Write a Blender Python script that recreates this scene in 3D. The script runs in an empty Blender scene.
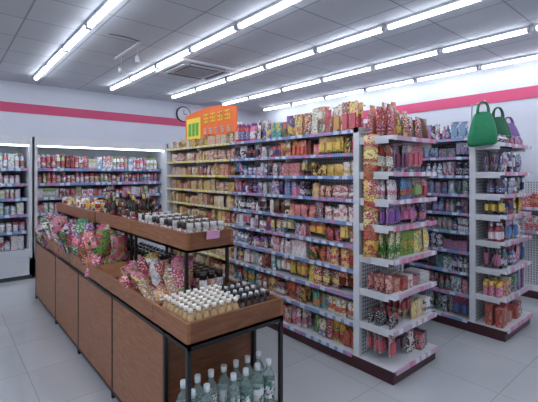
import bpy, math, random
from mathutils import Matrix, Vector
random.seed(7)
R=random.Random(11)
sc=bpy.context.scene
try:
    sc.view_settings.view_transform='Standard'
    sc.view_settings.look='None'
except Exception as e: print(e)

def lin(c):
    if isinstance(c,str):
        c=[int(c[i:i+2],16)/255 for i in (0,2,4)]
    return tuple(((x/12.92) if x<=0.04045 else ((x+0.055)/1.055)**2.4) for x in c[:3])+(1.0,)

# ------------------------------------------------------------ materials
def newmat(name):
    m=bpy.data.materials.new(name); m.use_nodes=True
    nt=m.node_tree; b=nt.nodes.get('Principled BSDF')
    return m,nt,b
def simple(name,col,rough=0.5,metal=0.0,noise=0.04,spec=0.5):
    m,nt,b=newmat(name)
    c=lin(col)
    n=nt.nodes.new('ShaderNodeTexNoise'); n.inputs['Scale'].default_value=9
    g=nt.nodes.new('ShaderNodeNewGeometry'); nt.links.new(g.outputs['Position'],n.inputs['Vector'])
    mx=nt.nodes.new('ShaderNodeMix'); mx.data_type='RGBA'
    mx.inputs[6].default_value=tuple(max(0,x*(1-noise*2)) for x in c[:3])+(1,)
    mx.inputs[7].default_value=tuple(min(1,x*(1+noise)) for x in c[:3])+(1,)
    nt.links.new(n.outputs['Fac'],mx.inputs[0]); nt.links.new(mx.outputs[2],b.inputs['Base Color'])
    b.inputs['Roughness'].default_value=rough; b.inputs['Metallic'].default_value=metal
    b.inputs['Specular IOR Level'].default_value=spec
    return m
def math_(nt,op,a,b=None,c=None):
    n=nt.nodes.new('ShaderNodeMath'); n.operation=op
    for i,x in enumerate((a,b,c)):
        if x is None: continue
        if isinstance(x,(int,float)): n.inputs[i].default_value=x
        else: nt.links.new(x,n.inputs[i])
    return n.outputs[0]
def mixc(nt,f,a,b):
    n=nt.nodes.new('ShaderNodeMix'); n.data_type='RGBA'
    for k,x in ((0,f),(6,a),(7,b)):
        if isinstance(x,(int,float)): n.inputs[k].default_value=x
        elif isinstance(x,tuple): n.inputs[k].default_value=x
        else: nt.links.new(x,n.inputs[k])
    return n.outputs[2]

def product_mat(name,rough=0.35):
    m,nt,b=newmat(name)
    a1=nt.nodes.new('ShaderNodeAttribute'); a1.attribute_name='c1'
    a2=nt.nodes.new('ShaderNodeAttribute'); a2.attribute_name='c2'
    uv=nt.nodes.new('ShaderNodeUVMap'); uv.uv_map='UVMap'
    s=nt.nodes.new('ShaderNodeSeparateXYZ'); nt.links.new(uv.outputs[0],s.inputs[0])
    X,V=s.outputs[0],s.outputs[1]
    u=math_(nt,'FRACT',X); idd=math_(nt,'FLOOR',X)
    wn=nt.nodes.new('ShaderNodeTexWhiteNoise'); wn.noise_dimensions='1D'; nt.links.new(idd,wn.inputs['W'])
    sp=nt.nodes.new('ShaderNodeSeparateColor'); nt.links.new(wn.outputs['Color'],sp.inputs[0])
    r,g,bb=sp.outputs
    al=a1.outputs['Alpha']
    def noise(su,sv,det,off=0.0):
        cb=nt.nodes.new('ShaderNodeCombineXYZ')
        nt.links.new(math_(nt,'MULTIPLY',X,su),cb.inputs[0]); nt.links.new(math_(nt,'MULTIPLY',V,sv),cb.inputs[1]); cb.inputs[2].default_value=off
        no=nt.nodes.new('ShaderNodeTexNoise'); no.inputs['Scale'].default_value=1.0; no.inputs['Detail'].default_value=det
        nt.links.new(cb.outputs[0],no.inputs['Vector']); return no
    nb=noise(2.3,2.6,1.5,3.3)
    cen=math_(nt,'MULTIPLY_ADD',r,0.4,0.3)
    wid=math_(nt,'MULTIPLY_ADD',g,0.12,0.07)
    dv=math_(nt,'SUBTRACT',math_(nt,'MULTIPLY_ADD',math_(nt,'SUBTRACT',u,0.5),math_(nt,'MULTIPLY',math_(nt,'SUBTRACT',bb,0.5),0.6),V),cen)
    band=math_(nt,'LESS_THAN',math_(nt,'ABSOLUTE',dv),wid)
    blot=math_(nt,'GREATER_THAN',nb.outputs['Fac'],0.53)
    sel=math_(nt,'GREATER_THAN',r,0.5)
    n=nt.nodes.new('ShaderNodeMix'); n.data_type='FLOAT'
    nt.links.new(sel,n.inputs[0]); nt.links.new(band,n.inputs[2]); nt.links.new(blot,n.inputs[3])
    mask=math_(nt,'MULTIPLY',n.outputs[0],al)
    col=mixc(nt,mask,a1.outputs['Color'],a2.outputs['Color'])
    hs=nt.nodes.new('ShaderNodeHueSaturation'); nt.links.new(a2.outputs['Color'],hs.inputs['Color']); nt.links.new(math_(nt,'MULTIPLY_ADD',g,0.3,0.4),hs.inputs['Hue']); hs.inputs['Saturation'].default_value=1.0; hs.inputs['Value'].default_value=0.7
    pic=noise(3.7,4.5,1,9.1)
    pm=math_(nt,'MULTIPLY',math_(nt,'GREATER_THAN',pic.outputs['Fac'],0.58),al)
    col=mixc(nt,pm,col,hs.outputs[0])
    no=noise(9.3,17.0,2)
    t=math_(nt,'MULTIPLY',math_(nt,'GREATER_THAN',no.outputs['Fac'],0.57),al)
    t=math_(nt,'MULTIPLY',t,0.85)
    tc=mixc(nt,math_(nt,'GREATER_THAN',g,0.5),(0.85,0.84,0.8,1),(0.04,0.03,0.05,1))
    col=mixc(nt,t,col,tc)
    h2=nt.nodes.new('ShaderNodeHueSaturation'); h2.inputs['Saturation'].default_value=0.88
    nt.links.new(col,h2.inputs['Color'])
    nt.links.new(h2.outputs[0],b.inputs['Base Color'])
    b.inputs['Roughness'].default_value=rough
    return m
def rail_mat(name,base,t1,t2):
    m,nt,b=newmat(name)
    uv=nt.nodes.new('ShaderNodeUVMap'); uv.uv_map='UVMap'
    s=nt.nodes.new('ShaderNodeSeparateXYZ'); nt.links.new(uv.outputs[0],s.inputs[0])
    k=math_(nt,'MULTIPLY',s.outputs[0],11.5)
    fr=math_(nt,'FRACT',k); fl=math_(nt,'FLOOR',k)
    wn=nt.nodes.new('ShaderNodeTexWhiteNoise'); wn.noise_dimensions='1D'; nt.links.new(fl,wn.inputs['W'])
    tag=math_(nt,'MULTIPLY',math_(nt,'LESS_THAN',fr,0.62),math_(nt,'GREATER_THAN',wn.outputs['Value'],0.3))
    tc=mixc(nt,math_(nt,'GREATER_THAN',wn.outputs['Value'],0.75),lin(t1),lin(t2))
    col=mixc(nt,tag,lin(base),tc)
    nt.links.new(col,b.inputs['Base Color']); b.inputs['Roughness'].default_value=0.3
    return m
def wood_mat(name,c0,c1):
    m,nt,b=newmat(name)
    g=nt.nodes.new('ShaderNodeNewGeometry')
    mp=nt.nodes.new('ShaderNodeMapping'); nt.links.new(g.outputs['Position'],mp.inputs[0])
    mp.inputs['Scale'].default_value=(3,3,22)
    n=nt.nodes.new('ShaderNodeTexNoise'); n.inputs['Scale'].default_value=3; n.inputs['Detail'].default_value=5; n.inputs['Distortion'].default_value=0.6
    nt.links.new(mp.outputs[0],n.inputs['Vector'])
    r=nt.nodes.new('ShaderNodeValToRGB'); r.color_ramp.elements[0].color=lin(c0); r.color_ramp.elements[1].color=lin(c1)
    r.color_ramp.elements[0].position=0.3; r.color_ramp.elements[1].position=0.7
    nt.links.new(n.outputs['Fac'],r.inputs[0]); nt.links.new(r.outputs[0],b.inputs['Base Color'])
    b.inputs['Roughness'].default_value=0.42
    return m
def tile_mat(name,c1,c2,mortar,size,msize,rough,off=(0,0,0),spec=.5):
    m,nt,b=newmat(name)
    g=nt.nodes.new('ShaderNodeNewGeometry')
    mp=nt.nodes.new('ShaderNodeMapping'); nt.links.new(g.outputs['Position'],mp.inputs[0]); mp.inputs['Location'].default_value=off
    br=nt.nodes.new('ShaderNodeTexBrick'); br.offset=0.0; br.squash=1.0
    br.inputs['Scale'].default_value=1; br.inputs['Brick Width'].default_value=size; br.inputs['Row Height'].default_value=size
    br.inputs['Mortar Size'].default_value=msize; br.inputs['Mortar Smooth'].default_value=0.1
    br.inputs['Color1'].default_value=lin(c1); br.inputs['Color2'].default_value=lin(c2); br.inputs['Mortar'].default_value=lin(mortar)
    nt.links.new(mp.outputs[0],br.inputs['Vector'])
    n=nt.nodes.new('ShaderNodeTexNoise'); n.inputs['Scale'].default_value=2.5; n.inputs['Detail'].default_value=6
    nt.links.new(g.outputs['Position'],n.inputs['Vector'])
    mul=nt.nodes.new('ShaderNodeMix'); mul.data_type='RGBA'; mul.blend_type='MULTIPLY'; mul.inputs[0].default_value=0.15
    nt.links.new(br.outputs['Color'],mul.inputs[6]); nt.links.new(n.outputs['Fac'],mul.inputs[7])
    nt.links.new(mul.outputs[2],b.inputs['Base Color'])
    b.inputs['Roughness'].default_value=rough; b.inputs['Specular IOR Level'].default_value=spec
    return m
def peg_mat(name):
    m,nt,b=newmat(name)
    g=nt.nodes.new('ShaderNodeNewGeometry'); s=nt.nodes.new('ShaderNodeSeparateXYZ'); nt.links.new(g.outputs['Position'],s.inputs[0])
    def f(o): return math_(nt,'SUBTRACT',math_(nt,'FRACT',math_(nt,'MULTIPLY',o,33.0)),0.5)
    a=f(math_(nt,'ADD',s.outputs[0],s.outputs[1])); c=f(s.outputs[2])
    d=math_(nt,'SQRT',math_(nt,'ADD',math_(nt,'MULTIPLY',a,a),math_(nt,'MULTIPLY',c,c)))
    k=math_(nt,'LESS_THAN',d,0.25)
    nt.links.new(mixc(nt,k,lin('d2d4d8'),lin('45464a')),b.inputs['Base Color']); b.inputs['Roughness'].default_value=0.4
    return m
def emis_mat(name,col,st):
    m,nt,b=newmat(name)
    b.inputs['Base Color'].default_value=lin(col); b.inputs['Emission Color'].default_value=lin(col); b.inputs['Emission Strength'].default_value=st
    return m

M={}
M['white']=simple('white_painted_metal','d6d8dc',0.35)
M['peg']=peg_mat('perforated_panel')
M['kick']=simple('maroon_kickplate','47222c',0.35)
M['black']=simple('black_steel','17171a',0.4)
M['rail']=rail_mat('price_rail','7f97c4','cfd8e8','c98ab4')
M['railr']=rail_mat('price_rail_pink','c8a8c0','dfdde6','d87898')
M['raily']=rail_mat('price_rail_yellow','e0cf6a','efe0a0','e0e0e0')
M['prod']=product_mat('printed_packaging',0.4)
M['prodg']=product_mat('glossy_packaging',0.22)
M['wood']=wood_mat('walnut_laminate','6a4229','8b5839')
M['woodl']=wood_mat('walnut_laminate_light','855537','a6704a')
M['tube']=emis_mat('led_tube','eaf0fc',17.5)
M['case_led']=emis_mat('case_led','e6f4ff',8)
M['pink']=simple('pink_stripe','c9486f',0.5)
M['wall']=simple('painted_wall','cfd3dc',0.7,noise=0.02)
M['ceil']=tile_mat('ceiling_tiles','c6cad0','bec3ca','8d939c',0.6,0.008,0.75)
M['floor']=tile_mat('floor_tiles','c3c6c8','bdc0c2','a3a6a8',0.6,0.003,0.06,off=(0.1,0.2,0),spec=.8)
M['orange']=simple('orange_board','ee7430',0.5)
M['yel']=simple('yellow_board','f0dc4a',0.5)
M['grn']=simple('green_print','5fae4a',0.5)
M['gbag']=simple('green_fabric','1c8458',0.65,noise=0.2)
M['gbag2']=simple('dark_green_fabric','146040',0.65,noise=0.2)
M['pbag']=simple('purple_fabric','8f6cab',0.7,noise=0.2)
M['pinkcard']=simple('pink_card','e3a6c8',0.5)
M['grille']=simple('dark_grille','4a4e55',0.5)
M['offw']=simple('white_plastic','cfd3d8',0.4)
m,nt,b=newmat('clear_plastic')
b.inputs['Base Color'].default_value=(0.66,0.82,0.77,1); b.inputs['Transmission Weight'].default_value=0.75; b.inputs['Roughness'].default_value=0.08; b.inputs['IOR'].default_value=1.2
M['clear']=m
m,nt,b=newmat('window_glass'); b.inputs['Base Color'].default_value=(0.12,0.14,0.17,1); b.inputs['Roughness'].default_value=0.05
M['glass']=m

# ------------------------------------------------------------ mesh builder
NEXT=[1]
def nid():
    NEXT[0]+=1; return NEXT[0]%2000
class MB:
    def __init__(s,mats):
        s.mats=mats; s.idx={k:i for i,k in enumerate(mats)}
        s.v=[];s.f=[];s.uv=[];s.a=[];s.b=[];s.m=[];s.sm=[]
    def face(s,vi,uv,c1,c2,m,smooth=False):
        s.f.append(vi); s.uv+=uv; s.a+= [c1]*len(vi); s.b+=[c2]*len(vi); s.m.append(s.idx[m]); s.sm.append(smooth)
    def box(s,x0,x1,y0,y1,z0,z1,m,c1=(.8,.8,.8,0),c2=(.8,.8,.8,0),tf=None,i=0,side=None):
        P=[(x0,y0,z0),(x1,y0,z0),(x1,y1,z0),(x0,y1,z0),(x0,y0,z1),(x1,y0,z1),(x1,y1,z1),(x0,y1,z1)]
        if tf: P=[tf(p) for p in P]
        k=len(s.v); s.v+=P
        U=[(i+.01,0),(i+.99,0),(i+.99,1),(i+.01,1)]
        for n,q in enumerate(((0,1,5,4),(2,3,7,6),(3,0,4,7),(1,2,6,5),(4,5,6,7),(3,2,1,0))):
            s.face([k+j for j in q],U,c1 if (side is None or n<4) else side,c2,m)
    def rail(s,x0,x1,y0,y1,z0,z1,m,axis):
        P=[(x0,y0,z0),(x1,y0,z0),(x1,y1,z0),(x0,y1,z0),(x0,y0,z1),(x1,y0,z1),(x1,y1,z1),(x0,y1,z1)]
        k=len(s.v); s.v+=P; off=R.random()*50
        for q in ((0,1,5,4),(2,3,7,6),(3,0,4,7),(1,2,6,5),(4,5,6,7),(3,2,1,0)):
            s.face([k+j for j in q],[(P[j][axis]+off+40,P[j][2]) for j in q],(.8,.8,.8,0),(.8,.8,.8,0),m)
    def pouch(s,w,h,d,c1,c2,m,tf,i,nu=4,nv=5):
        k=len(s.v)
        for side in (0,1):
            for b in range(nv+1):
                for a in range(nu+1):
                    u=a/nu; v=b/nv
                    t=(math.sin(math.pi*u)**.6)*(math.sin(math.pi*v)**.6) if 0<a<nu and 0<b<nv else 0
                    t*=d/2*(0.7+R.random()*0.6)
                    ww=w*(1-0.08*math.sin(math.pi*v))
                    y=d/2+(-t if side==0 else t)
                    s.v.append(tf(((u-.5)*ww,y,v*h)))
        N=(nu+1)*(nv+1)
        for side in (0,1):
            for b in range(nv):
                for a in range(nu):
                    q=[side*N+b*(nu+1)+a,side*N+b*(nu+1)+a+1,side*N+(b+1)*(nu+1)+a+1,side*N+(b+1)*(nu+1)+a]
                    U=[(i+.01+.98*a/nu,b/nv),(i+.01+.98*(a+1)/nu,b/nv),(i+.01+.98*(a+1)/nu,(b+1)/nv),(i+.01+.98*a/nu,(b+1)/nv)]
                    s.face([k+j for j in q],U,c1,c2,m,True)
    def lathe(s,prof,tf,i,n=9,cx=0,cy=0):
        k=len(s.v); H=prof[-1][1]-prof[0][1]+1e-6
        for p in prof:
            for a in range(n):
                an=2*math.pi*a/n
                s.v.append(tf((cx+p[0]*math.cos(an),cy+p[0]*math.sin(an),p[1])))
        for j in range(len(prof)-1):
            p=prof[j]; q=prof[j+1]
            v0=(p[1]-prof[0][1])/H; v1=(q[1]-prof[0][1])/H
            for a in range(n):
                a2=(a+1)%n
                u0=(a/n*2)%1; u1=min(u0+2/n*.98,.99)
                s.face([k+j*n+a,k+j*n+a2,k+(j+1)*n+a2,k+(j+1)*n+a],[(i+u0,v0),(i+u1,v0),(i+u1,v1),(i+u0,v1)],p[2],p[3],p[4],True)
        p=prof[-1]
        s.face([k+(len(prof)-1)*n+a for a in range(n)],[(i+.5,.99)]*n,prof[-1][2],prof[-1][3],p[4])
        s.face([k+a for a in range(n)][::-1],[(i+.5,.01)]*n,prof[0][2],prof[0][3],prof[0][4])
    def tube(s,pts,r,m,n=6):
        k=len(s.v)
        for j,p in enumerate(pts):
            p=Vector(p); d=(Vector(pts[min(j+1,len(pts)-1)])-Vector(pts[max(j-1,0)])).normalized()
            up=Vector((0,0,1)) if abs(d.z)<.9 else Vector((1,0,0))
            a=d.cross(up).normalized(); b=d.cross(a)
            for q in range(n):
                an=2*math.pi*q/n; s.v.append(tuple(p+a*r*math.cos(an)+b*r*math.sin(an)))
        for j in range(len(pts)-1):
            for q in range(n):
                q2=(q+1)%n
                s.face([k+j*n+q,k+j*n+q2,k+(j+1)*n+q2,k+(j+1)*n+q],[(0,0)]*4,(.8,.8,.8,0),(.8,.8,.8,0),m,True)
        z=(.8,.8,.8,0)
        s.face([k+q for q in range(n)],[(0,0)]*n,z,z,m); s.face([k+(len(pts)-1)*n+q for q in range(n)],[(0,0)]*n,z,z,m)
    def build(s,name):
        xs=[p[0] for p in s.v]; ys=[p[1] for p in s.v]; zs=[p[2] for p in s.v]
        o=((min(xs)+max(xs))/2,(min(ys)+max(ys))/2,min(zs))
        me=bpy.data.meshes.new(name); me.from_pydata([(p[0]-o[0],p[1]-o[1],p[2]-o[2]) for p in s.v],[],s.f)
        uvl=me.uv_layers.new(name='UVMap'); uvl.data.foreach_set('uv',[x for t in s.uv for x in t])
        for nm,arr in (('c1',s.a),('c2',s.b)):
            at=me.color_attributes.new(nm,'FLOAT_COLOR','CORNER'); at.data.foreach_set('color',[x for t in arr for x in t])
        me.polygons.foreach_set('material_index',s.m); me.polygons.foreach_set('use_smooth',s.sm)
        for k in s.mats: me.materials.append(M[k])
        me.update()
        ob=bpy.data.objects.new(name,me); ob.location=o; sc.collection.objects.link(ob)
        return ob
def P4(c,a=1.0):
    c=lin(c); return (c[0],c[1],c[2],a)

PAL={
 'bright':['c82b2b','e8b92a','2a8a42','d8609a','1e5fa5','e8e2da','7a3f95','e87a1e','b71f27','e4ddd0','2fa0b0','e0c890','d84a1e','6a2a1a'],
 'beauty':['d9d2dc','9a6ab0','c4548a','6c4b98','e0dce4','3a70a8','c0a0c0','b93858','4a2f7a','d4c0a0','c8405a','6390b8','2c1a3a','d0688a','e6e2ea','a03048','d8d4d0'],
 'warm':['c9985a','d8ba80','b9783a','e4d2b0','c8562a','d9b33a','a5301e','e0d2c0','c89070','8a4a2a'],
 'snack':['b8222a','e8a92a','a5371a','6a2a14','e0d4c4','c83a5a','3a6a2a','7a2a4a','f0c840','1a4a8a','e05a2a','c82a3a','d8982a','e8e0d0'],
 'white':['e0e2e8','d8dbe4','cfd6de','e2dce0','b9c8dc','d696a4','c83040','4f8fc0','e4e4e4','7fb07c','8a3a5a'],
 'dairy':['d8d4d6','c83a52','d87890','e2e0e0','b23040','4a8ac0','d8c8a0','8ab060','e0d8dc','d06a8a','8a2a3a','ece8ea','e8d0d8'],
 'pale':['e8e6e8','d8a0b0','e8e8ec','c84a60','f0eeee','d0dce8','e8dcc8','e0b0c0','eceaec','a0c0d8','c8d8b0'],
 'cool':['3a5f9a','bfcada','1c2f5a','6f98b8','a0384a','c6ccd8','2f4f6a','9780b0','141a34','4f886a','b86a88','5a2a4a'],
 'drink':['c02a32','e8e0d8','3a2a22','d87a2a','2a6a4a','f0f0f0','d0b070','b8202a','5a2a1a'],
 'yg':['e8c020','c9a01a','7aa82a','f0d43a','a8c03a','e8d8a0','4a8a2a'],
 'purp':['7a4aa0','a060b8','c880a8','d8d0e0','5a3a8a','d060a0','b02a5a'],
 'redw':['b81c26','c82a30','d8d4d0','a01420','d08060'],
 'mixw':['e4e0e0','d8b0b8','c83a4a','e8e4dc','5a3a4a','d8c060','c8ccd8','a02838','3a3a44'],
 'top':['e8ba2a','b82820','c89030','e0d8c0','98501e','d86a1e','e2ca90','c83a4a','6a8a3a','7a3a1a'],
}
def frame(P,T,N,tilt=0,yaw=0):
    T=Vector(T);N=Vector(N);P=Vector(P);Z=Vector((0,0,1))
    if yaw:
        T2=T*math.cos(yaw)+N*math.sin(yaw); N2=N*math.cos(yaw)-T*math.sin(yaw); T,N=T2,N2
    ct,st=math.cos(tilt),math.sin(tilt)
    def tf(p):
        y=p[1]*ct+p[2]*st; z=p[2]*ct-p[1]*st
        return tuple(P+T*p[0]-N*y+Z*z)
    return tf
def bottle(mb,tf,h,r,body,lab,acc,cap,i,m='prodg',mb_body=None,n=9,capr=.45):
    B=P4(body,0);L=P4(lab,1);A=P4(acc,1);C=P4(cap,0); mbd=mb_body or m
    mb.lathe([(r*.9,0,B,B,mbd),(r,h*.04,B,B,mbd),(r,h*.16,L,A,m),(r,h*.55,B,B,mbd),(r,h*.62,B,B,mbd),(r*.75,h*.72,B,B,mbd),(r*.4,h*.8,B,B,mbd),(r*.38,h*.86,C,C,m),(r*capr,h*.865,C,C,m),(r*capr,h,C,C,m)],tf,i,n,0,r)
def jar(mb,tf,h,r,body,acc,cap,i,m='prodg',n=9):
    B=P4(body,1);A=P4(acc,1);C=P4(cap,0)
    mb.lathe([(r*.94,0,C,C,m),(r,h*.05,B,A,m),(r,h*.74,C,C,m),(r*.85,h*.8,C,C,m),(r*.9,h*.81,C,C,m),(r*.9,h,C,C,m)],tf,i,n,0,r)
def put(mb,typ,P,T,N,w,h,d,c1,c2,c3,i):
    tf=frame(P,T,N,tilt=R.uniform(-.05,.14) if typ=='pouch' else R.uniform(-.02,.03),yaw=R.uniform(-.2,.2) if typ=='pouch' else R.uniform(-.06,.06))
    a,b=P4(c1),P4(c2)
    if typ=='box': mb.box(-w/2,w/2,0,d,0,h,'prod',a,b,tf,i,side=P4(c1,0))
    elif typ=='pouch': mb.pouch(w,h,min(d,.045),a,b,'prodg',tf,i)
    elif typ=='card':
        mb.box(-w/2,w/2,.02,.024,0,h,'prod',a,b,tf,i)
        mb.box(-w*.3,w*.3,0,.02,h*.1,h*.6,'prodg',P4(c2,0),b,tf,i)
        mb.tube([tf((0,-.01,h*.93)),tf((0,.12,h*.95))],.003,'white',4)
    elif typ=='bottle': bottle(mb,tf,h,w/2*.92,c1,c2,c3,c3,i)
    elif typ=='jar': jar(mb,tf,h,w/2*.92,c1,c2,c3,i)
def fill(mb,P0,T,N,L,clear,depth,pal,types,wr=(.05,.1),fillh=(.72,.98),rows=2,gap=.003,maxn=3,vary=.5):
    s=.006; T=Vector(T);N=Vector(N);P0=Vector(P0)
    while s<L-.04:
        typ=R.choice(types); w=R.uniform(*wr); h=clear*R.uniform(*fillh); d=min(depth*.9,R.uniform(.05,.14))
        if typ=='bottle': w=min(w,.06); h=max(h,clear*.8)
        if typ=='jar': w=min(w,.075); h=clear*R.uniform(.55,.8)
        if typ=='box' : h=clear*R.uniform(fillh[0]*.8,fillh[1]*.95)
        c1=R.choice(PAL[pal]);c2=R.choice(PAL[pal]);c3=R.choice(PAL[pal])
        i=nid(); n=R.choice([k for k in (1,1,2,2,3,4) if k<=maxn])
        for k in range(n):
            if s+w>L-.002: break
            if R.random()<vary: c1=R.choice(PAL[pal]); i=nid()
            dd=d if typ=='box' else (.04 if typ in('pouch','card') else w)
            for r in range(rows):
                off=.008+R.uniform(0,.035)+r*(dd+.012)
                if off+dd>depth: break
                z=0
                if typ=='card': z=max(0,clear*.98-h)
                put(mb,typ,P0+T*(s+w/2)-N*off+Vector((0,0,z)),T,N,w,h*R.uniform(.88,1),dd,c1,c2,c3,i)
            s+=w+gap
        s+=R.uniform(0,.006)

# ------------------------------------------------------------ room
XL,XR,YF,YB,ZC=-2.6,5.72,-2.8,7.2,2.93
def slab(name,x0,x1,y0,y1,z0,z1,mat):
    mb=MB([mat]); mb.box(x0,x1,y0,y1,z0,z1,mat); return mb.build(name)
slab('floor',XL-.1,XR+.1,YF-.1,YB+.1,-.1,0,'floor')
slab('ceiling',XL-.1,XR+.1,YF-.1,YB+.1,ZC,ZC+.1,'ceil')
slab('wall_back',XL-.1,XR+.1,YB,YB+.1,0,ZC,'wall')
slab('wall_right',XR,XR+.1,YF,YB,0,ZC,'wall')
slab('wall_left',XL-.1,XL,YF,YB,0,ZC,'wall')
slab('wall_front',XL-.1,XR+.1,YF-.1,YF,0,ZC,'wall')
slab('trim_1',XL,XR-.012,YB-.012,YB,2.45,2.60,'pink')
slab('trim_2',XR-.012,XR,YF,YB,2.45,2.60,'pink')
slab('trim_3',XL,XL+.012,YF,YB-.012,2.45,2.60,'pink')
slab('baseboard_right',XR-.015,XR,YF,YB,0,.1,'kick')
slab('baseboard_left',XL,XL+.015,YF,YB,0,.1,'kick')
mb=MB(['glass','black'])
mb.box(-1.5,4.5,YF,YF+.02,.3,2.3,'glass')
for x in (-1.5,0,1.5,3.0,4.5): mb.box(x-.03,x+.03,YF,YF+.05,.3,2.3,'black')
for z in (.3,2.3): mb.box(-1.53,4.53,YF,YF+.05,z-.03,z+.03,'black')
mb.build('window_1')

# ------------------------------------------------------------ ceiling lamps
for X in (-2.2,-1.12,0.0,1.08,2.17,3.27,4.38,5.46):
    y=6.6
    while y>-2.2:
        y0=y-.86
        mb=MB(['offw','tube'])
        mb.box(X-.03,X+.03,y0,y,ZC-.025,ZC,'offw')
        mb.box(X-.018,X+.018,y0+.02,y-.02,ZC-.055,ZC-.025,'tube')
        mb.box(X-.024,X+.024,y0,y0+.02,ZC-.06,ZC-.025,'offw'); mb.box(X-.024,X+.024,y-.02,y,ZC-.06,ZC-.025,'offw')
        mb.build('linear_ceiling_light')
        y-=.9

# AC cassette
mb=MB(['offw','grille'])
ax,ay=2.70,4.75; hs=.4
mb.box(ax-hs,ax+hs,ay-hs,ay+hs,ZC-.03,ZC,'offw')
mb.box(ax-.22,ax+.22,ay-.22,ay+.22,ZC-.036,ZC-.03,'grille')
for k in range(9):
    yy=ay-.2+k*.05
    mb.box(ax-.22,ax+.22,yy-.006,yy+.006,ZC-.045,ZC-.034,'offw')
for sx in (-1,1):
    mb.box(ax+sx*.32-.035,ax+sx*.32+.035,ay-.26,ay+.26,ZC-.034,ZC-.03,'grille')
    mb.box(ax-.26,ax+.26,ay+sx*.32-.035,ay+sx*.32+.035,ZC-.034,ZC-.03,'grille')
    mb.box(ax+sx*.32-.006,ax+sx*.32+.03,ay-.25,ay+.25,ZC-.045,ZC-.034,'offw')
    mb.box(ax-.25,ax+.25,ay+sx*.32-.006,ay+sx*.32+.03,ZC-.045,ZC-.034,'offw')
mb.build('ceiling_air_conditioner')

# small track spotlights
mb=MB(['offw','black','grille'])
tx,ty=1.66,4.5
mb.box(tx-.012,tx+.012,ty-.4,ty+.4,ZC-.02,ZC,'offw')
for dy in (-.3,.2):
    mb.tube([(tx,ty+dy,ZC-.02),(tx,ty+dy,ZC-.14)],.005,'offw')
    tf=frame((tx,ty+dy,ZC-.22),(1,0,0),(0,-1,0),tilt=.5+dy)
    c=(.8,.8,.8,0)
    mb.lathe([(.026,0,c,c,'offw'),(.026,.02,c,c,'offw'),(.02,.07,c,c,'offw'),(.01,.09,c,c,'offw')],tf,0,12)
mb.tube([(tx,ty-.4,ZC-.01),(tx-.2,ty-.5,ZC-.03),(tx-.35,ty-.45,ZC-.02)],.004,'black')
mb.build('track_spotlight')

# wall clock
mb=MB(['black','offw'])
cz=2.7; d=7.94; r_=-.2216*d; CX=.647*d+.763*r_
def ctf(p): return (CX+p[0],YB-p[2],cz+p[1])
c=(.8,.8,.8,0)
mb.lathe([(.16,0,c,c,'black'),(.16,.035,c,c,'black'),(.14,.04,c,c,'offw'),(.135,.03,c,c,'offw')],ctf,0,28)
mb.box(CX-.006,CX+.006,YB-.045,YB-.04,cz,cz+.09,'black'); mb.box(CX,CX+.07,YB-.045,YB-.04,cz-.006,cz+.006,'black')
mb.build('wall_clock')

# ------------------------------------------------------------ gondolas
LV=[.37,.62,.87,1.11,1.30,1.50,1.76]
LS=[.33,.54,.74,.93,1.11,1.29,1.47,1.65,1.83]
H=1.84
def gondola(name,xa,xb,ye,yback,sections,capd=.32):
    xc=(xa+xb)/2; yp=ye+capd
    mb=MB(['white','peg','kick','rail','railr','raily'])
    mb.box(xa+.02,xb-.02,ye+.02,yback,0,.075,'kick')
    mb.box(xa,xb,ye,yback,.075,.10,'kick')
    mb.box(xa+.005,xb-.005,ye+.005,yback,.10,.104,'white')
    mb.box(xc-.012,xc+.012,yp,yback,.1,H,'peg')
    mb.box(xc-.03,xc+.03,yp,yback,H-.02,H,'white')
    mb.box(xa+.03,xb-.03,yp,yp+.03,.1,H,'peg')
    for x in (xa+.01,xb-.04,xc-.02): mb.box(x,x+.03,yp-.012,yp+.04,.1,H+.01,'white')
    mb.box(xa+.01,xb-.01,yp-.01,yp+.04,H-.03,H+.01,'white')
    y=yp+.03
    n=max(1,round((yback-y)/.83)); st=(yback-y)/n
    for k in range(n+1):
        yy=min(y+k*st,yback-.04)
        mb.box(xc-.03,xc+.03,yy,yy+.035,.1,H+.01,'white')
        for z in LS:
            for sx in (-1,1):
                xe=xc+sx*((xb-xa)/2-.05)
                mb.box(min(xc,xe),max(xc,xe),yy,yy+.004,z-.05,z-.012,'white')
    for z in LS+[.106]:
        fr=.03 if z>.2 else 0.0
        if z>.2:
            mb.box(xa+fr,xc-.012,yp+.035,yback,z-.012,z,'white'); mb.box(xc+.012,xb-fr,yp+.035,yback,z-.012,z,'white')
        for (a,b,rm) in sections:
            mb.rail(xa+fr-.012,xa+fr,a+.005,b-.005,z-.020,z+.006,rm,1)
            mb.rail(xb-fr,xb-fr+.012,a+.005,b-.005,z-.020,z+.006,rm,1)
    for z in LV+[.106]:
        f2=.02 if z>.2 else 0
        mb.rail(xa+.02,xb-.02,ye+f2-.012,ye+f2,z-.024,z+.008,'railr',0)
        if z>.2:
            mb.box(xa+.02,xb-.02,ye+.03,yp-.012,z-.012,z,'white')
            for x in (xa+.02,xb-.024): mb.box(x,x+.004,ye+.06,yp-.012,z-.045,z-.01,'white')
            mb.box(xa+.016,xa+.02,ye+.02,yp-.012,z-.02,z+.01,'white')
    mb.box(xa+.01,xb-.01,yback-.03,yback,.1,H+.01,'white')
    return mb.build(name)
def clr(L,j,top):
    z=([.106]+L)[j]
    if j==len(L): return z,top
    return z,(L[j]-z-.022)

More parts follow.
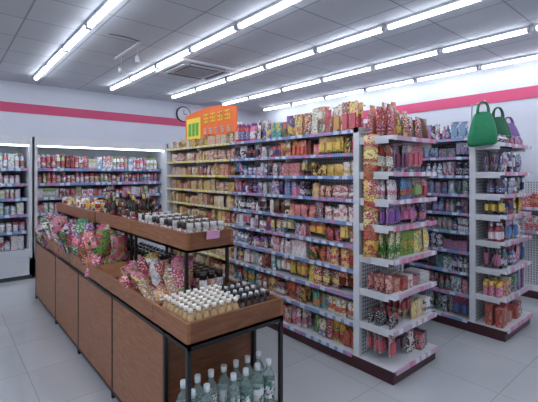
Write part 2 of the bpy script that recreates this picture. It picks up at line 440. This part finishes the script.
# G1
xa,xb,ye,yb=2.42,3.07,1.50,5.12
xc=(xa+xb)/2; yp=ye+.32
gondola('gondola_shelf',xa,xb,ye,yb,[(1.86,2.40,'rail'),(2.40,2.96,'rail'),(2.96,3.55,'rail'),(3.55,5.1,'raily')])
mb=MB(['prod','prodg','white'])
for j in range(10):
    z,cl=clr(LS,j,.26)
    dep=.26
    if j==9:
        secs=[(1.87,2.6,'top',['pouch','pouch','card'],(.06,.1)),(2.6,3.55,'bright',['pouch','bottle','card','pouch'],(.05,.09)),(3.55,5.08,'warm',['pouch','box'],(.06,.1))]
    else:
        secs=[(1.87,2.42,'bright' if j in (0,1) else 'snack',['pouch','pouch','card','pouch'],(.06,.1)),
          (2.42,2.98,['bright','snack','beauty','mixw'][j%4] if j>2 else ['bright','snack'][j%2],['card','pouch','pouch','pouch','box'],(.045,.08)),
          (2.98,3.55,['beauty','beauty','mixw'][j%3] if j>1 else 'bright',['jar','bottle','card','pouch','pouch'],(.035,.07)),
          (3.55,5.08,'warm',['box','pouch','jar','pouch'],(.05,.1))]
    for (a,b,pal,ty,wr) in secs:
        top_=cl
        if j==9 and a>3.5: top_=.17
        fill(mb,(xa+.038,a,z+.001),(0,1,0),(-1,0,0),b-a,top_,dep,pal,ty,wr,fillh=(.66,.98) if j<9 else (.45,1))
        fill(mb,(xb-.038,a,z+.001),(0,1,0),(1,0,0),b-a,cl if j<9 else .16,dep,'beauty',['box','pouch'],(.07,.11),rows=1)
caps=[('mixw',['box','pouch','card'],(.05,.09)),('mixw',['box','card','pouch','pouch'],(.05,.09)),('redw',['box','box','pouch'],(.07,.13)),('yg',['pouch'],(.08,.11)),('purp',['pouch','pouch','card'],(.06,.1)),('dairy',['pouch','pouch','card'],(.06,.1)),('snack',['pouch','pouch','card'],(.06,.1)),('top',['pouch','card','pouch'],(.06,.1))]
for j in range(8):
    z,cl=clr(LV,j,.29)
    p,ty,wr=caps[j]
    fh=(.5,.95) if j in(0,1) else ((.4,.65) if j==2 else (.75,1))
    if j==7: fh=(.6,1)
    fill(mb,(xa+.03,ye+.035,z+.001),(1,0,0),(0,-1,0),xb-xa-.06,cl,.26,p,ty,wr,fillh=fh,rows=4,vary=.6)
for (px,py,z0,n,cols) in ((2.425,1.69,1.66,8,['e6b62c','e8d04a','c8502c','e8b02c']),):
    for k in range(n):
        zz=z0-k*.112
        tf=frame((px,py,zz),(.74,-.67,0),(-.67,-.74,0),tilt=-.05,yaw=R.uniform(-.2,.2))
        mb.pouch(.12,.125,.04,P4(cols[k%4]),P4('c8302c'),'prodg',tf,nid())
    mb.tube([(px+.005,py+.02,1.80),(px+.005,py+.02,.82)],.003,'white',4)
    mb.tube([(px+.005,py+.02,1.80),(px+.03,1.81,1.80)],.004,'white',4)
mb.build('packaged_shelf_goods')

# G2
xa,xb,ye,yb=3.80,4.52,1.25,5.2
gondola('gondola_shelf',xa,xb,ye,yb,[(1.58,2.4,'rail'),(2.4,3.8,'rail'),(3.8,5.18,'rail')],capd=.28)
mb=MB(['prod','prodg','white'])
for j in range(10):
    z,cl=clr(LS,j,.19)
    for (a,b) in ((1.60,2.4),(2.4,5.16)):
        fill(mb,(xa+.038,a,z+.001),(0,1,0),(-1,0,0),b-a,cl,.27,'cool' if a<2.3 else 'beauty',['box','card','pouch','bottle'],(.04,.08),rows=1)
    fill(mb,(xb-.038,1.6,z+.001),(0,1,0),(1,0,0),3.5,cl if j<9 else .16,.27,'cool',['box','pouch'],(.08,.12),rows=1)
for j in range(8):
    z,cl=clr(LV,j,.1)
    pal=['redw','bright','cool','dairy','snack','cool','beauty','beauty'][j]
    fill(mb,(xa+.03,ye+.035,z+.001),(1,0,0),(0,-1,0),xb-xa-.06,cl,.21,pal,['pouch','card','pouch','bottle'] if j>1 else ['box','jar','box'],(.05,.085),fillh=(.7,.98) if j>0 else (.5,.8),rows=3)
mb.build('packaged_household_goods')

# hanging tote bags
def tote(mb,P,w,h,m,yaw,seed,flare=.55,hh=.11):
    T=Vector((math.cos(yaw),math.sin(yaw),0));N=Vector((-T.y,T.x,0)); P=Vector(P)
    nu,nv=28,9; k=len(mb.v)
    for b in range(nv+1):
        v=b/nv
        hw=w/2*(flare+(1-flare)*v**.8)*(1-.1*max(0,v-.85)/.15)
        th=.018+.04*math.sin(math.pi*min(1,v*.75))
        for a in range(nu):
            an=2*math.pi*a/nu
            rip=1+.35*math.sin(an*4+seed)*(.3+v)
            q=P+T*(hw*math.copysign(abs(math.cos(an))**.7,math.cos(an)))+N*(th*math.sin(an)*rip)
            q.z-=h*v*(1+.05*math.sin(an*2+seed)*v)
            q.z-=.035*(1-v)*abs(math.cos(an))**2
            mb.v.append(tuple(q))
    z=(.8,.8,.8,0)
    for b in range(nv):
        for a in range(nu):
            a2=(a+1)%nu
            mb.face([k+b*nu+a,k+b*nu+a2,k+(b+1)*nu+a2,k+(b+1)*nu+a],[(0,0)]*4,z,z,m,True)
    mb.face([k+nv*nu+a for a in range(nu)],[(0,0)]*nu,z,z,m)
    for s_ in (-1,1):
        pts=[]
        for t in range(11):
            an=math.pi*t/10
            pts.append(tuple(P+T*(math.cos(an)*w*flare*.3)+N*(s_*.014*(1-math.sin(an)*.8))+Vector((0,0,math.sin(an)**.7*hh-.02))))
        mb.tube(pts,.008,m)
def hook(mb,x,y,z,xx=None):
    xx=x if xx is None else xx
    mb.tube([(x,y-.02,z+.01),(x,y,z-.004),(xx,1.56,z-.004),(xx,1.56,1.855)],.006,'white')
mb=MB(['gbag','white']); tote(mb,(3.79,1.44,2.06),.30,.31,'gbag',-.75,0.3); hook(mb,3.79,1.44,2.15,3.84); mb.build('green_tote_bag')
mb=MB(['gbag2','white']); tote(mb,(4.03,1.40,2.03),.30,.29,'gbag2',-.6,1.9); hook(mb,4.03,1.40,2.12); mb.build('green_tote_bag')
mb=MB(['pbag','white']); tote(mb,(4.36,1.42,2.0),.28,.24,'pbag',-.6,4,hh=.08); hook(mb,4.36,1.42,2.06); mb.build('purple_tote_bag')

# sign board on top of gondola
mb=MB(['orange','yel','grn','white'])
X=2.745
prof=[];y0,y1,zb=3.84,5.11,1.93
for k in range(17):
    t=k/16; prof.append((y0+(y1-y0)*t,2.32+.06*math.sin(math.pi*t)))
pts=[(y0,zb)]+prof+[(y1,zb)]
k=len(mb.v); n=len(pts); z4=(.8,.8,.8,0)
for dx in (-.01,.01): mb.v+=[(X+dx,p[0],p[1]) for p in pts]
mb.face([k+i for i in range(n)],[(0,0)]*n,z4,z4,'orange'); mb.face([k+n+i for i in range(n)][::-1],[(0,0)]*n,z4,z4,'orange')
for i in range(n):
    j=(i+1)%n; mb.face([k+i,k+j,k+n+j,k+n+i],[(0,0)]*4,z4,z4,'orange')
mb.box(X-.016,X-.0105,4.68,5.06,1.97,2.27,'yel')
for a in range(3): mb.box(X-.02,X-.016,4.73+a*.1,4.80+a*.1,2.02,2.2,'grn')
def glyph(yc,zc,s,mat):
    for q in range(3): mb.box(X-.018,X-.0105,yc-s*.45,yc+s*.45,zc-s*.4+q*s*.38,zc-s*.4+q*s*.38+s*.1,mat)
    mb.box(X-.018,X-.0105,yc-s*.05,yc+s*.05,zc-s*.45,zc+s*.5,mat)
    mb.box(X-.018,X-.0105,yc-s*.42,yc-s*.32,zc-s*.45,zc+s*.1,mat)
for q in range(4): glyph(4.02+q*.17,2.23,.13,'yel')
for q in range(5): glyph(4.0+q*.14,2.06,.08,'white')
for yy in (4.1,4.95): mb.box(X-.01,X+.01,yy-.01,yy+.01,1.84,1.95,'white')
mb.build('promotional_sign')

# ------------------------------------------------------------ refrigerated cases on the back wall
def case(name,x0,x1,pal,yf=6.40,top=2.02):
    mb=MB(['white','offw','case_led','rail','grille'])
    yb_=YB-.02
    mb.box(x0,x1,yf,yb_,.0,.08,'grille'); mb.box(x0,x1,yf-.02,yb_,.06,.34,'white')
    mb.box(x0,x1,yf-.03,yf+.0,.30,.42,'offw')
    mb.box(x0,x1,yb_-.05,yb_,.34,top,'offw')
    for x in (x0,x1-.035): mb.box(x,x+.035,yf-.02,yb_,.06,top,'white')
    mb.box(x0,x1,yf+.0,yb_,top-.12,top,'white')
    mb.box(x0+.04,x1-.04,yf+.03,yf+.06,top-.14,top-.12,'case_led')
    zs=[.40,.66,.90,1.13,1.34,1.56]
    for z in zs:
        mb.box(x0+.035,x1-.035,yf+.12,yb_-.05,z-.015,z,'white')
        mb.rail(x0+.035,x1-.035,yf+.108,yf+.12,z-.03,z+.012,'rail',0)
    mb.build(name)
    g=MB(['prod','prodg','white'])
    for j,z in enumerate(zs):
        cl=(zs+[1.84])[j+1]-z-.03
        ty=[['box','jar','pouch'],['jar','box','bottle'],['jar','box'],['jar','box','pouch'],['bottle','bottle','jar'],['bottle','bottle','box']][j]
        fill(g,(x0+.05,yf+.13,z+.001),(1,0,0),(0,-1,0),x1-x0-.1,min(cl,.25),.4,pal,ty,(.05,.08),rows=3,fillh=(.8,.98))
    return g
g=case('open_display_fridge',-.95,1.0,'pale'); g.build('chilled_dairy_products')
g=case('open_display_fridge',1.03,3.05,'dairy' ); g.build('chilled_drinks')
g=case('open_display_fridge',3.08,5.4,'white' ); g.build('chilled_packaged_food')

# ------------------------------------------------------------ wooden island
mb=MB(['wood','woodl','black','pinkcard'])
x0,x1=.87,1.47
cuts=[1.61,1.99,2.66,3.49,4.32,5.37]
for y in (1.62,1.86,2.65,3.48,4.31,5.35):
    for x in (x0+.002,x1-.022):
        mb.box(x,x+.02,y-.01,y+.01,0,.70,'black')
for x in (x0+.002,x1-.022):
    mb.box(x,x+.02,1.61,5.36,.67,.69,'black'); mb.box(x,x+.02,1.61,5.36,.04,.06,'black')
for z in (.04,.67):
    for y in (1.61,5.34): mb.box(x0,x1,y,y+.02,z,z+.02,'black')
for a,b in zip(cuts[:-1],cuts[1:]):
    mb.box(x0,x1,a,b-.004,.69,.705,'wood')
    t=.018
    mb.box(x0,x0+t,a,b-.004,.69,.80,'woodl'); mb.box(x1-t,x1,a,b-.004,.69,.80,'woodl')
    mb.box(x0+t,x1-t,a,a+t,.69,.80,'wood'); mb.box(x0+t,x1-t,b-.004-t,b-.004,.69,.80,'wood')
for a,b in zip([1.87,2.66,3.49,4.32],[2.64,3.47,4.30,5.34]):
    mb.box(x0+.004,x0+.022,a+.006,b-.006,.06,.665,'woodl')
    mb.box(x1-.022,x1-.004,a+.006,b-.006,.06,.665,'woodl')
tf=frame((1.02,2.70,.715),(1,0,0),(0,-1,0))
mb.box(-.13,.13,0,.36,0,.012,'woodl',tf=lambda p:tf((p[0],p[1],p[2]+p[1]*.22)))
mb.box(-.13,-.118,0,.36,0,.03,'wood',tf=lambda p:tf((p[0],p[1],p[2]+p[1]*.22)))
mb.box(x0+.02,x1-.02,1.87,1.885,.06,.67,'wood')
mb.box(x0+.02,x1-.02,5.32,5.335,.06,.67,'wood')
mb.box(x0+.02,x1-.02,1.63,1.87,.20,.215,'wood')
mb.box(x0+.02,x1-.02,1.87,5.33,.06,.075,'wood')
ux0,ux1=1.10,1.43
for a,b,zz in ((2.04,2.9,1.03),(2.91,3.78,1.03),(3.82,5.35,1.02)):
    t=.018
    mb.box(ux0,ux1,a,b,zz,zz+.015,'wood')
    mb.box(ux0,ux0+t,a,b,zz,zz+.115,'woodl'); mb.box(ux1-t,ux1,a,b,zz,zz+.115,'woodl')
    mb.box(ux0+t,ux1-t,a,a+t,zz,zz+.115,'wood'); mb.box(ux0+t,ux1-t,b-t,b,zz,zz+.115,'wood')
    for yy in (a+.03,b-.05):
        for x in (ux0+.01,ux1-.03): mb.box(x,x+.018,yy,yy+.018,.70,zz,'black')
tf2=frame((1.27,2.03,1.10),(1,0,0),(0,-1,0),tilt=-.15)
mb.box(-.045,.045,-.006,0,.0,.05,'pinkcard',tf=tf2)
mb.build('wooden_display_island')

def packs(mb,xa,xb,ya,yb,z,n,pal,size=(.12,.18),zr=(0,.1),yr=(-.9,.5)):
    for k in range(n):
        w=R.uniform(size[0]*.85,size[0]*1.15); h=R.uniform(size[1]*.85,size[1]*1.1)
        x=R.uniform(xa,xb); y=R.uniform(ya,yb)
        tf=frame((x,y,z+R.uniform(*zr)),(1,0,0),(0,-1,0),tilt=R.uniform(.2,1.0),yaw=R.uniform(*yr))
        mb.pouch(w,h,.055,P4(R.choice(PAL[pal])),P4(R.choice(PAL[pal])),'prodg',tf,nid(),5,6)
PAL['chips']=['d0405a','e87a90','b8243a','d8d4d0','e0c8a8','c8305a','6fa03a','e8902a','b8405a']
PAL['chips2']=['3a903a','c83a4a','a060a0','d8c0c8','3a8a5a','d87890','bfc8b0','2a7a3a','c03060']
PAL['chips3']=['b8885a','d8c8a8','b02a3a','e8a84a','90582a','d0d0d0','c85a7a','c8402a']
mb=MB(['prod','prodg','white'])
packs(mb,.97,1.15,2.08,2.50,.71,50,'chips3',(.13,.19),(0,.1))
packs(mb,.95,1.08,3.10,3.36,.71,48,'chips',(.15,.2),(0,.17))
packs(mb,.93,1.08,3.58,4.12,.71,64,'chips2',(.16,.21),(0,.15))
packs(mb,.93,1.08,4.4,5.12,.71,60,'chips2',(.16,.22),(0,.12))
for (y,z,pal) in ((3.15,.70,'chips'),(3.3,.72,'chips'),(3.7,.69,'chips2'),(3.9,.71,'chips2'),(4.1,.70,'chips2'),(4.6,.71,'chips2'),(4.9,.70,'chips2')):
    tf=frame((.855,y,z),(0,1,0),(-1,0,0),tilt=.25,yaw=R.uniform(-.3,.3))
    mb.pouch(.16,.19,.05,P4(R.choice(PAL[pal])),P4(R.choice(PAL[pal])),'prodg',tf,nid(),5,6)
mb.build('snack_bags')
# small bottles in the head tray
mb=MB(['prod','prodg','white'])
y=1.64
row=0
while y<1.92:
    x=.895
    while x<1.42:
        left=x<1.16+.03*row/3
        tf=frame((x+.02,y,.706),(1,0,0),(0,-1,0))
        if left: bottle(mb,tf,.145,.020,'c9a66e','e8e4d8','b8452e','f1ece0',nid(),capr=.62)
        else: bottle(mb,tf,.135,.020,'4a3830','dcd4c8','8a4a3a','c9ccd0' if row%2 else '2d2a2c',nid(),capr=.55)
        x+=.044
    y+=.044; row+=1
mb.build('small_sauce_bottles')
# upper tier bottles and jars
mb=MB(['prod','prodg','white'])
y=2.07
while y<5.28:
    if 2.85<y<2.95 or 3.73<y<3.86: y+=.03; continue
    for x in (1.13,1.185,1.24,1.295,1.35):
        tf=frame((x+.02,y,1.046),(1,0,0),(0,-1,0))
        if y<2.95: jar(mb,tf,.15,.023,'dcd8d4','c03a3a','3a2a2a' if int(y*10)%2 else 'c8c4c0',nid())
        elif y<3.7:
            if R.random()<.6: bottle(mb,tf,R.choice((.25,.2,.28)),.027,R.choice(['2a1512','3a1a10','1a2a18','6a2a1a']),R.choice(['e4d8c8','c8a050','b02a2a']),'8a1a22',R.choice(['8a1a22','c8a040','1a1a1a']),nid())
        elif R.random()<.75:
            jar(mb,tf,R.uniform(.12,.17),.026,R.choice(PAL['drink']),R.choice(PAL['drink']),R.choice(['d8b040','e8e4e0','a02028']),nid())
    y+=.062
mb.build('condiment_bottles')
mb=MB(['prod','prodg','white'])
for (a,b) in ((2.1,2.6),(2.75,3.4),(3.6,4.25),(4.45,5.25)):
    y=a
    while y<b:
        for x in (1.24,1.30,1.36):
            tf=frame((x+.02,y,.706),(1,0,0),(0,-1,0))
            jar(mb,tf,.17,.025,R.choice(PAL['drink']),'e8e4dc','2a2020',nid())
        y+=.07
mb.build('jarred_sauces')
# water bottles on low shelf
mb=MB(['prod','prodg','clear'])
for r,y in enumerate((1.66,1.75)):
    for k in range(7):
        if r==0 and k in (2,): continue
        x=.925+k*.080
        tf=frame((x,y-.035,.216),(1,0,0),(0,-1,0))
        bottle(mb,tf,.24 if r==0 else .25,.035,'bcd8cc','4e8a78','e8f0ee','dfe8ea',nid(),'prodg','clear',n=14)
mb.build('water_bottles')

# low rack with red packets along the right wall
mb=MB(['white','peg','railr','kick'])
rx0=5.42
mb.box(XR-.05,XR-.03,.3,1.68,.1,1.40,'peg')
for y in (.3,.975,1.65): mb.box(XR-.055,XR-.02,y,y+.03,0,1.42,'white')
mb.box(rx0,XR-.02,.3,1.68,0,.09,'kick'); mb.box(rx0-.01,XR-.02,.3,1.68,.09,.105,'white')
for z in (.80,1.08):
    mb.box(rx0,XR-.05,.3,1.68,z-.014,z,'white'); mb.rail(rx0-.012,rx0,.3,1.68,z-.026,z+.01,'railr',1)
    mb.box(rx0+.02,XR-.05,1.672,1.678,z-.06,z-.01,'white')
mb.build('low_display_rack')
mb=MB(['prod','prodg','white'])
for z in (.80,1.08):
    fill(mb,(rx0+.01,.32,z+.001),(0,1,0),(-1,0,0),1.34,.24,.22,'redw',['pouch','box','pouch'],(.08,.12),rows=2,fillh=(.75,1))
mb.build('red_snack_packets')

# ------------------------------------------------------------ world and camera
w=bpy.data.worlds.new('World'); sc.world=w; w.use_nodes=True
w.node_tree.nodes['Background'].inputs[0].default_value=(.5,.6,.75,1); w.node_tree.nodes['Background'].inputs[1].default_value=.3
cam=bpy.data.cameras.new('camera'); co=bpy.data.objects.new('camera',cam); sc.collection.objects.link(co)
co.location=(0,0,1.5); co.rotation_euler=(math.radians(90),0,math.radians(-40.3))
cam.sensor_width=36; cam.lens=388/538*36; cam.shift_y=-28/538; cam.clip_start=.05
sc.camera=co
